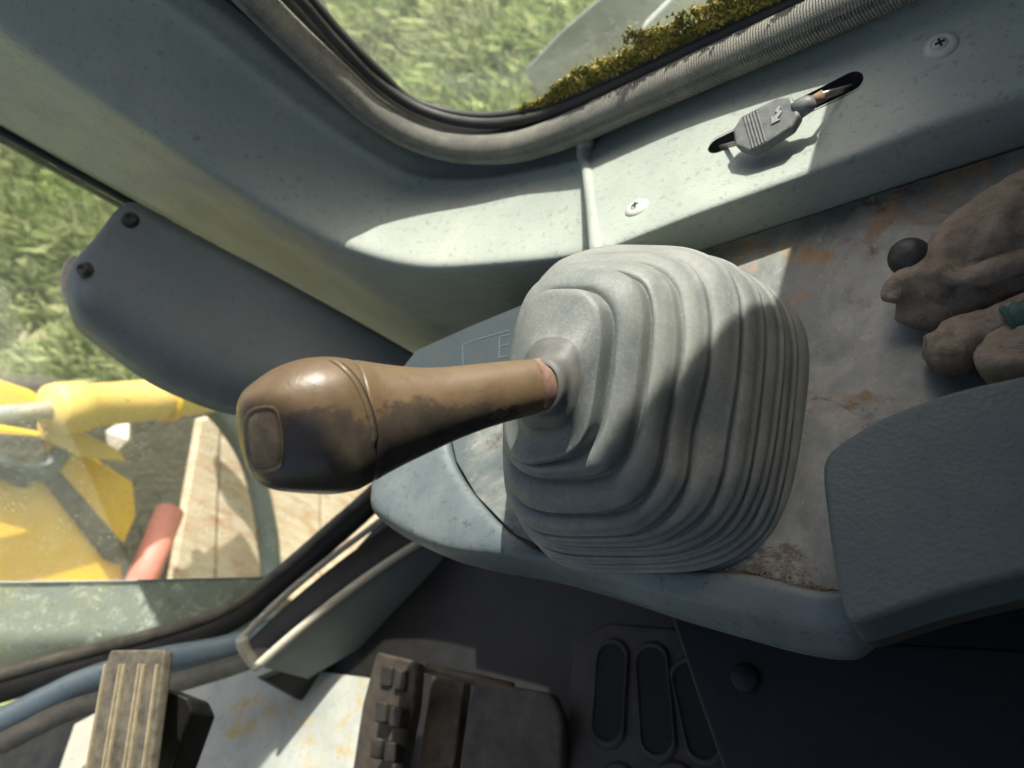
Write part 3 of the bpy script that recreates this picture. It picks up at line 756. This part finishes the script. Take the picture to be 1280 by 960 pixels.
# end button: inset rounded plate with a rim
bpts = roundpoly([(307, 514), (339, 507), (349, 517), (354, 545), (354, 580), (346, 587), (322, 590), (314, 583), (308, 555)], 3, .25)
def surf(px, py, lift):
    l_, nn, _ = hit(px, py)
    if l_ is None: return None
    if nn.dot(CAM-l_) < 0: nn = -nn
    return l_, nn
cb = Vector((sum(p[0] for p in bpts)/len(bpts), sum(p[1] for p in bpts)/len(bpts)))
rows = []
for s, lift in ((1.06, -.0006), (1.04, .0008), (.99, .0011), (.94, .0007), (.91, -.0001), (.89, .0001), (.85, .0005), (.6, .0006), (.3, .0006), (.02, .0006)):
    row = []
    for p in bpts:
        q = cb.lerp(Vector(p), s); h = surf(max(q.x, 302), q.y, 0); h = h or surf(q.x+4, q.y, 0)
        row.append(h[0]+h[1]*lift)
    rows.append(row)
bt = grid('end_button', rows, None, None, True); bt.parent = grip; bt.matrix_parent_inverse = Matrix()
bmx = NT('button_rubber'); 
bmx.col(bmx.mix(bmx.ramp(bmx.noise(55, 6, .75), .38, .68), (.20, .15, .095), (.42, .34, .23))); bmx.rough(.85); bmx.b.inputs['Specular IOR Level'].default_value = .15; bmx.bump([(bmx.noise(300, 4), .4, .0003)])
bt.data.materials.append(bmx.m)
# red collar + dark socket where the stick enters the boot
cA = gcent(672, 482); dax = AX
def ringtube(name, px, py, rr, w, m, rows_):
    c = gcent(px, py); v = []
    R_ = []
    for (a, s) in rows_:
        R_.append([c+AX*a + (e1*math.cos(2*math.pi*k/40)+e2*math.sin(2*math.pi*k/40))*rr*s for k in range(40)])
    o = grid(name, R_, m, None, True); child(o, js); return o
ringtube('collar', 676, 481.5, .0142, 0, M['red'], [(-.0042, .80), (-.004, .90), (-.001, .935), (.001, .93), (.0035, .92), (.004, .86), (.006, .84)])
o = tube('shaft', [gcent(676, 481.5), gcent(684, 480)+AX*.002], .0095, M['black'], None, 16); child(o, js)

# ================================================================== grey housing beside the pillar
hp = [(166, 252), (215, 278), (330, 338), (430, 392), (545, 458), (500, 486), (400, 500), (330, 520), (262, 512), (190, 480), (128, 436), (96, 408), (88, 385), (84, 345), (120, 300)]
hz = empty('housing', pD(250, 400, .735), 'blue grey plastic cover with two black bolts, fixed below the pillar', 'cover')
ho = pD(300, 380, .735); hn = (RM @ Vector((.42, .12, .9))).normalized()
T_ = catmull([Vector((x, y, 0)) for x, y in ((82, 350), (94, 325), (118, 298), (160, 253), (215, 277), (330, 338), (430, 392), (548, 459))], 41)
B_ = catmull([Vector((x, y, 0)) for x, y in ((82, 354), (85, 382), (97, 411), (132, 440), (200, 486), (300, 520), (400, 508), (548, 464))], 41)
hr = []
for j in range(15):
    v_ = j/14; row = []
    for i in range(41):
        u_ = i/40; q_ = T_[i].lerp(B_[i], v_)
        k_ = max(0, 1-u_/.42); back = .050*k_**2.2 + .045*max(0, (v_-.62)/.38)**2.4 + .004*max(0, (.08-v_)/.08)
        row.append(pP(q_.x, q_.y, ho-hn*back, hn))
    hr.append(row)
sh_ = grid('front_shell', hr, M['housing']); mod(sh_, 'SOLIDIFY', thickness=.012, offset=-1 if (hr[0][10]-hr[0][9]).cross(hr[1][9]-hr[0][9]).dot(CAM-hr[0][9]) > 0 else 1); child(sh_, hz)
htree = BVHTree.FromPolygons([v.co for v in sh_.data.vertices], [p.vertices for p in sh_.data.polygons])
q = [pP(x, y, ho-hn*.062, hn) for x, y in ((90, 316), (100, 325), (100, 396), (86, 388), (76, 365), (74, 345), (79, 328))]
o = prism('highlight_strip', q, -hn*.02, M['cream'], None, .003); child(o, hz)  # cream strip paints the white highlight at the cover's left end
for px, py in ((163, 275), (107, 338)):
    hh_ = htree.ray_cast(CAM, ray(px, py).normalized()); c = hh_[0]; nb = hh_[1] if hh_[1].dot(CAM-c) > 0 else -hh_[1]
    o = lathe('bolt', c, nb, [(.0082, -.001), (.0082, .001), (.0066, .0022), (.0064, .005), (.0055, .0058), (.0036, .0058), (.0034, .004), (.0001, .004)], M['bolt'], None, 20); child(o, hz)

# ================================================================== armrest
AZ = -.335
ap = [(1027, 588), (1034, 566), (1052, 551), (1100, 521), (1190, 487), (1300, 463), (1440, 440), (1520, 640), (1400, 690), (1280, 718), (1177, 744), (1080, 778), (1062, 776), (1052, 755), (1040, 690)]
q = [pZ(x, y, AZ) for x, y in roundpoly(ap, 2, .2)]
ar_ = empty('armrest', pZ(1180, 620, AZ), 'dark blue grey leather grained armrest pad with rounded corner', 'armrest')
o = prism('pad', q, Vector((0, 0, -.040)), M['arm'], None, .011, 5); child(o, ar_)
q2 = [p+Vector((0, 0, -.0402)) for p in q]; cc2 = sum(q2, Vector())/len(q2); q2 = [cc2.lerp(p, .97) for p in q2]
o = prism('base_shell', q2, Vector((0, 0, -.02)), M['black'], None, .003, 2); child(o, ar_)

# ================================================================== gloves and ball lever
def finger(path, radii, seg=18):
    P = catmull([pD(x, y, d) for x, y, d in path], 26); Rr = catmull([Vector((r, 0, 0)) for r in radii], 26)
    return tube('tmp', P, [r.x for r in Rr], None, None, seg)
def cloth(c1, c2, c3):
    t = NT('cloth'); c = t.mix(t.ramp(t.noise(22, 7, .75), .35, .66), c1, c2); c = t.mix(t.math('MULTIPLY', t.ramp(t.noise(90, 5, .8), .52, .68), .6), c, c3)
    t.col(c); t.rough(.95); t.b.inputs['Specular IOR Level'].default_value = .1
    t.bump([(t.noise(55, 6, .7, dist=.5), .8, .004), (t.noise(160, 5, .7), .7, .0016), (t.noise(900, 3), .5, .0005)]); return t.m
M['glove'] = cloth((.22, .175, .13), (.38, .31, .235), (.12, .095, .07)); M['cuff'] = cloth((.05, .10, .085), (.11, .18, .15), (.08, .07, .05))
def glove(name, lab, fingers):
    parts = [finger(*f_) for f_ in fingers]
    v = []; f = []
    for p in parts:
        n = len(v); v += [x.co.copy() for x in p.data.vertices]; f += [tuple(n+i for i in q.vertices) for q in p.data.polygons]
        bpy.data.objects.remove(p)
    o = link(name, v, f, M['glove'])
    mod(o, 'REMESH', mode='VOXEL', voxel_size=.0016); mod(o, 'SMOOTH', factor=.5, iterations=3)
    tx = bpy.data.textures.new(name, 'CLOUDS'); tx.noise_scale = .022; tx.noise_depth = 4
    mod(o, 'DISPLACE', texture=tx, strength=.0035, mid_level=.5, texture_coords='GLOBAL')
    tx2 = bpy.data.textures.new(name+'_fold', 'MARBLE') ; tx2.noise_scale = .03; tx2.turbulence = 9
    mod(o, 'DISPLACE', texture=tx2, strength=.0035, mid_level=.5, texture_coords='GLOBAL')
    bpy.context.view_layer.update(); dg = bpy.context.evaluated_depsgraph_get()
    me = bpy.data.meshes.new_from_object(o.evaluated_get(dg)); o.modifiers.clear(); o.data = me; me.shade_smooth()
    return setp(o, lab, 'glove')
glove('glove', 'larger dirty brown work glove draped over the lever, folded thick fingers', [
    ([(1150, 346, .396), (1195, 316, .388), (1240, 290, .382), (1300, 262, .38), (1400, 215, .38)], [.0105, .0165, .0195, .022, .026]),
    ([(1128, 364, .398), (1160, 352, .390), (1220, 330, .384), (1300, 302, .380), (1400, 265, .38)], [.0095, .0125, .0145, .017, .02]),
    ([(1126, 382, .40), (1170, 386, .394), (1230, 368, .388), (1300, 348, .385), (1400, 310, .385)], [.0085, .0115, .0125, .015, .018]),
    ([(1140, 342, .392), (1126, 356, .392), (1120, 376, .394)], [.006, .0075, .007]),
    ([(1178, 330, .376), (1190, 346, .373), (1230, 342, .368), (1290, 322, .366)], [.003, .005, .006, .005])])
glove('glove', 'smaller work glove finger lying below the draped one, pinched brown tip', [
    ([(1152, 436, .380), (1185, 436, .374), (1230, 420, .366), (1300, 400, .358), (1400, 370, .350)], [.008, .0145, .0125, .015, .02])])
glove('glove', 'paler finger of a work glove lying beside the armrest', [
    ([(1228, 458, .357), (1260, 448, .350), (1320, 438, .342), (1400, 430, .335)], [.0105, .0145, .016, .018])])
P = catmull([pD(x, y, d) for x, y, d in ((1258, 404, .352), (1288, 393, .347), (1330, 380, .342))], 14)
setp(tube('glove_cuff', P, [.0085+.001*math.sin(i*2) for i in range(14)], M['cuff'], None, 14), 'green knitted cuff showing between the two brown gloves', 'cuff')
bl = empty('ball_lever', pZ(1140, 330, Zc), 'short lever with dark grey ball knob, half hidden under the glove', 'lever')
c = pZ(1137, 322, Zc+.028)
o = lathe('ball_knob', c, UP, [(.0112*math.cos(a)+.0001, .0112*math.sin(a)) for a in [math.pi*(i/14-.5) for i in range(15)]], M['bolt'], None, 24); child(o, bl)
o = tube('stem', [c, c-UP*.036], .004, M['steel'], None, 10); child(o, bl)

# ================================================================== foot well
# painted floor sheet that catches the sun
fs = prism('floor_plate', [pZ(x, y, FZ+.004) for x, y in ((225, 860), (330, 830), (480, 850), (520, 1000), (450, 1150), (180, 1150), (170, 1000))], Vector((0, 0, -.003)), M['floor'], None, .001)
setp(fs, 'grey painted floor plate with yellow stains, lit by the sun', 'floor plate')
def plate3(pts): return [pZ(x, y, z) for x, y, z in pts]
pd = empty('pedal', pZ(155, 890, -.66), 'ribbed rubber pedal in the bottom left corner, lit by the sun', 'pedal')
q = plate3([(137, 812, -.435), (205, 811, -.437), (203, 830, -.44), (178, 1020, -.475), (98, 1020, -.475), (132, 830, -.44)])
o = prism('rubber_tread', q, Vector((0, 0, -.012)), M['pedalrub'], None, .003, 2); child(o, pd)
nrm = (q[1]-q[0]).cross(q[4]-q[0]).normalized(); nrm = nrm if nrm.dot(CAM-q[0]) > 0 else -nrm
for k, u in enumerate((.03, .30, .37, .64, .71, .94)):
    a = q[5].lerp(q[2], u); b = q[4].lerp(q[3], u); s = (q[2]-q[5]).normalized()*.0009
    rbb = prism('rib', [a-s+nrm*.0035, a+s+nrm*.0035, b+s+nrm*.0035, b-s+nrm*.0035], -nrm*.004, M['pedaledge'] if k % 2 else M['pedaledge'], None, .0006, 1); child(rbb, pd)
o = prism('mount_bracket', plate3([(196, 858, -.47), (232, 872, -.48), (240, 890, -.49), (215, 960, -.52), (185, 1010, -.52)]), Vector((0, 0, -.03)), M['shade_black'], None, .003); child(o, pd)
o = prism('footing', plate3([(92, 905, -.70), (120, 890, -.70), (112, 940, -.71), (92, 1000, -.72), (60, 1000, -.72)]), Vector((0, 0, -.02)), M['cream'], None, .003); child(o, pd)
o = lathe('pivot_bolt', pZ(222, 915, -.70), UP, [(.014, 0), (.014, .006), (.010, .009), (.0001, .01)], M['pedalmet'], None, 18); child(o, pd)

p2 = empty('travel_pedal', pZ(480, 880, -.70), 'narrow metal travel pedal with sunlit worn edges', 'pedal')
q = plate3([(470, 814, -.66), (520, 826, -.66), (516, 880, -.68), (492, 1010, -.72), (432, 1010, -.72), (452, 880, -.68)])
o = prism('pedal_plate', q, Vector((0, 0, -.02)), M['pedalmet'], None, .004, 2); child(o, p2)
for (x, y, w) in ((483, 845, 7), (500, 850, 7), (476, 890, 7), (494, 896, 7), (470, 935, 7), (488, 940, 7)):
    o = prism('raised_stud', plate3([(x-w, y-14, -.6575), (x+w, y-12, -.6575), (x+w-3, y+14, -.6665), (x-w-3, y+12, -.6665)]), Vector((0, 0, -.02)), M['gratemet'], None, .003); child(o, p2)
o = tube('cross_rod', [pZ(515, 832, -.69), pZ(640, 860, -.69)], .006, M['pedalmet'], None, 10); child(o, p2)
p3 = empty('brown_pedal', pZ(640, 900, -.70), 'wide brown metal pedal beside the narrow one in the shade', 'pedal')
q = plate3([(592, 848, -.68), (690, 866, -.68), (704, 900, -.69), (700, 1010, -.72), (565, 1010, -.72), (584, 880, -.69)])
o = prism('pedal_plate', q, Vector((0, 0, -.02)), M['pedalmet'], None, .006, 2); child(o, p3)
o = prism('side_cheek', plate3([(540, 840, -.72), (580, 848, -.72), (566, 960, -.74), (520, 960, -.74)]), Vector((0, 0, -.02)), M['pedalmet'], None, .003); child(o, p3)
# slotted foot grate
sg = empty('slotted_grate', pZ(810, 850, -.72), 'dark slotted metal foot grate under the console', 'grate')
ou = [(715, 800), (760, 778), (860, 785), (910, 860), (930, 1010), (700, 1010)]
base = prism('grate_plate', [pZ(x, y, -.72) for x, y in ou], Vector((0, 0, -.012)), M['gratemet'], None, .004); child(base, sg)
for x0, y0, x1, y1 in ((765, 825, 760, 905), (815, 830, 822, 920), (862, 850, 880, 925), (772, 985, 774, 1040), (845, 985, 852, 1040)):
    a = pZ(x0, y0, -.718); b = pZ(x1, y1, -.718)
    d = (b-a).normalized(); s = d.cross(UP); pts = []
    for k in range(24):
        an = 2*math.pi*(k+.5)/24; e = a if math.cos(an) < 0 else b
        pts.append(e + d*math.cos(an)*.016 + s*math.sin(an)*.016)
    mid = (a+b)/2
    Rr = [[p+(p-mid).normalized()*.007 - UP*.001 for p in pts], [p+(p-mid).normalized()*.004+UP*.0025 for p in pts], [p+UP*.003 for p in pts], [p-UP*.0005 for p in pts]]
    o = grid('pressed_lip', Rr, M['gratemet'], None, True); child(o, sg)
    o = link('slot_shade', [p+UP*.0012 for p in pts], [tuple(range(24))], M['hole'], None, False); child(o, sg)  # flat black face on the plate paints the dark of an opening
# dark base panel under the armrest
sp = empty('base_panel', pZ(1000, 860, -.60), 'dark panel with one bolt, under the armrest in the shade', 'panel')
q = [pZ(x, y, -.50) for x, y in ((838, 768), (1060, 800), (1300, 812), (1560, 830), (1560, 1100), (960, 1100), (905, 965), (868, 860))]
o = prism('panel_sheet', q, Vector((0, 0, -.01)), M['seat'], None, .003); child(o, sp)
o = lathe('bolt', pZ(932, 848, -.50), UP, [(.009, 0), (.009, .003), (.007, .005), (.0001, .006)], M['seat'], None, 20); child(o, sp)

# door-pocket bracket between windshield and console
br = empty('bracket', wP(420, 740, .09), 'pale plastic bracket with a hollow middle, between windshield and console', 'bracket')
def wl(pts, k): return [wP(x, y, k) for x, y in pts]
up = wl([(300, 800), (350, 750), (410, 700), (470, 655), (540, 600)], .09)
o = tube('upper_rail', catmull(up, 40), .0055, M['cream'], None, 10, flat=.6); child(o, br)
A_ = catmull(wl([(322, 832), (370, 790), (430, 742), (505, 690), (590, 640)], .13), 40)
B_ = catmull(wl([(345, 838), (420, 796), (500, 755), (585, 712), (680, 660)], .10), 40)
Cc = catmull(wl([(306, 806), (356, 758), (416, 708), (480, 660), (550, 605)], .05), 40)
A0 = [p+(q_-p).normalized()*.006-UP*.002 for p, q_ in zip(A_, B_)]
o = grid('face_panel', [[p.lerp(q_, .0) for p, q_ in zip(A_, Cc)], A0, mixr(A_, B_, .5, Vector((-.004, 0, 0))), B_, [p+Vector((0, 0, -.06)) for p in B_]], M['trim_dark']); child(o, br)
o = grid('inner_wall', [A_, mixr(A_, Cc, .5, Vector((.01, 0, -.03))), Cc], M['shade_black'], None); child(o, br)
o = tube('rim', A_, .0065, M['cream'], None, 12, flat=.7); child(o, br)
o = tube('end_piece', catmull(wl([(302, 798), (306, 812), (322, 834)], .11), 12), .008, M['cream'], None, 10); child(o, br)
# dark side wall of the foot well, under the console
setp(prism('footwell_wall', [Vector((.66, -.30, CZ+FZ)), Vector((-.6, -.30, CZ+FZ)), Vector((-.6, -.30, CZ-.44)), Vector((.40, -.30, CZ-.44))], Vector((0, -.02, 0)), M['shade_black'], None, .002), kind='structure')
setp(prism('footwell_front', [wP(x, y, .05) for x, y in ((330, 850), (480, 790), (600, 700), (700, 690), (760, 800), (420, 900))], Vector((.02, 0, 0)), M['shade_black'], None, .002), kind='structure')

# ================================================================== outside things
def oX(px, py, x): return pX(px, py, x*.80)
yb = empty('bucket_linkage', oX(80, 640, 3.1), 'bright yellow steel plate of the machine arm, outside the windshield', 'machine part')
q = [oX(x, y, 3.1) for x, y in ((-160, 540), (-20, 526), (60, 540), (110, 565), (168, 602), (172, 645), (152, 690), (160, 760), (100, 860), (-200, 880))]
o = prism('steel_plate', q, Vector((.25, .05, 0)), M['yellow'], None, .015); child(o, yb)
o = prism('shadow_band', [oX(x, y, 3.06) for x, y in ((50, 590), (68, 580), (164, 690), (150, 706), (135, 700))], Vector((.05, 0, 0)), M['dirt'], None, .006); child(o, yb)  # dark bar stands in for the shadow line across the yellow plate
o = tube('hose', catmull([oX(x, y, 3.04) for x, y in ((-60, 560), (-10, 575), (30, 590), (60, 585), (80, 560))], 24), .03, M['hose'], None, 10); child(o, yb)
o = prism('pin_lug', [oX(x, y, 3.0) for x, y in ((55, 528), (82, 530), (150, 562), (160, 578), (100, 572), (60, 552))], Vector((.06, 0, 0)), M['paleyellow'], None, .01); child(o, yb)
o = prism('dark_bracket', [oX(x, y, 3.02) for x, y in ((-20, 540), (55, 545), (66, 590), (30, 612), (-20, 585))], Vector((.05, 0, 0)), M['dirt'], None, .01); child(o, yb)
cy = empty('hydraulic_cylinder', oX(150, 505, 2.9), 'faded yellow hydraulic cylinder with steel rod, outside the windshield', 'cylinder')
a, b = oX(62, 512, 2.9), oX(275, 492, 3.0)
o = tube('barrel', [a, a.lerp(b, .04), a.lerp(b, .16), a.lerp(b, .17), a.lerp(b, .5), b], [.075, .080, .080, .070, .070, .066], M['paleyellow'], None, 24); child(o, cy)
o = tube('rod', [oX(-120, 530, 2.9), a], .026, M['chrome'], None, 16); child(o, cy)
o = tube('clamp', [a.lerp(b, .62), a.lerp(b, .66)], .082, M['yellow'], None, 20); child(o, cy)
setp(prism('digger_arm', [oX(x, y, 3.3) for x, y in ((-140, 470), (0, 474), (48, 490), (60, 512), (0, 515), (-140, 520))], Vector((.2, 0, 0)), M['yellow'], None, .02), 'yellow arm end above the steel rod at the left edge', 'machine part')
setp(link('stone', [oX(150, 545, 3.6)+Vector((x*.09, y*.09, z*.06)) for x, y, z in ((1, 0, 0), (-1, .2, .1), (0, 1, -.1), (.1, -1, 0), (0, .1, 1), (0, 0, -1))],
     [(0, 2, 4), (2, 1, 4), (1, 3, 4), (3, 0, 4), (2, 0, 5), (1, 2, 5), (3, 1, 5), (0, 3, 5)], M['stone'], None, False), 'pale stone between the yellow plate and the planks', 'stone')
setp(tube('red_pipe', [oX(212, 640, 3.2), oX(170, 745, 3.0)], .052, M['pink'], None, 18), 'faded red pipe leaning left of the planks', 'pipe')
wood = NT('weathered_wood')
wv = wood.noise(3., 7, .7, wood.co((1, 14, 1)))
wc = wood.mix(wood.ramp(wv, .35, .65), (.48, .38, .24), (.62, .56, .44))
wc = wood.mix(wood.ramp(wood.noise(2.4, 6, .75, wood.co((2, 6, 2))), .52, .66), wc, (.40, .22, .11))
wood.col(wc); wood.rough(.85); wood.bump([(wv, .5, .01)])
labs = ['leftmost pale plank with slanted top, next to the red pipe', 'second plank from the left, rust stained, behind the hose', 'plank directly right of the black hose', 'rightmost pale plank, behind the joystick grip']
px_ = [((252, 524), (276, 518), (268, 740), (214, 742)), ((278, 520), (306, 560), (330, 742), (270, 740)), ((322, 560), (400, 580), (400, 760), (334, 742)), ((402, 560), (520, 560), (520, 760), (402, 760))]
for k, (p_, lb) in enumerate(zip(px_, labs)):
    q = [oX(x, y, 3.35+.01*(k % 2)) for x, y in p_]
    o = prism('wood_plank', q, Vector((.05, 0, 0)), wood.m, None, .006); setp(o, lb, 'plank', 'weathered planks standing outside the windshield')
setp(tube('rubber_hose', catmull([oX(x, y, 3.2) for x, y in ((262, 505), (285, 530), (312, 575), (330, 640), (338, 700), (336, 780))], 30), .042, M['hose'], None, 14), 'thick black hose curving down in front of the planks', 'hose')
setp(prism('dark_earth', [oX(x, y, 3.9) for x, y in ((-100, 470), (60, 468), (160, 500), (300, 505), (420, 520), (520, 530), (520, 800), (-100, 800))], Vector((.6, 0, 0)), M['dirt'], None, .05), 'bank of dark soil behind the yellow machine parts', 'soil')
# through the side window
rl = empty('side_rail', pY(780, 60, -1.5), 'blurred grey metal rail outside the side window, behind the moss', 'rail')
q = [pY(x, y, -1.3) for x, y in ((655, 88), (700, 40), (770, -20), (860, -80), (960, -80), (880, 10), (800, 66), (730, 106), (672, 132))]
o = prism('flat_bar', q, Vector((0, -.05, -.02)), M['outside_grey'], None, .01); child(o, rl)
setp(prism('rear_panel', [pY(x, y, -1.15) for x, y in ((800, 40), (900, -60), (1100, -120), (1100, 30), (900, 120), (800, 130))], Vector((0, -.03, 0)), simple('pale_panel', (.34, .38, .36), (.45, .48, .44), 8, .7), None, .01), 'pale grey outer panel seen through the window above the moss', 'panel')
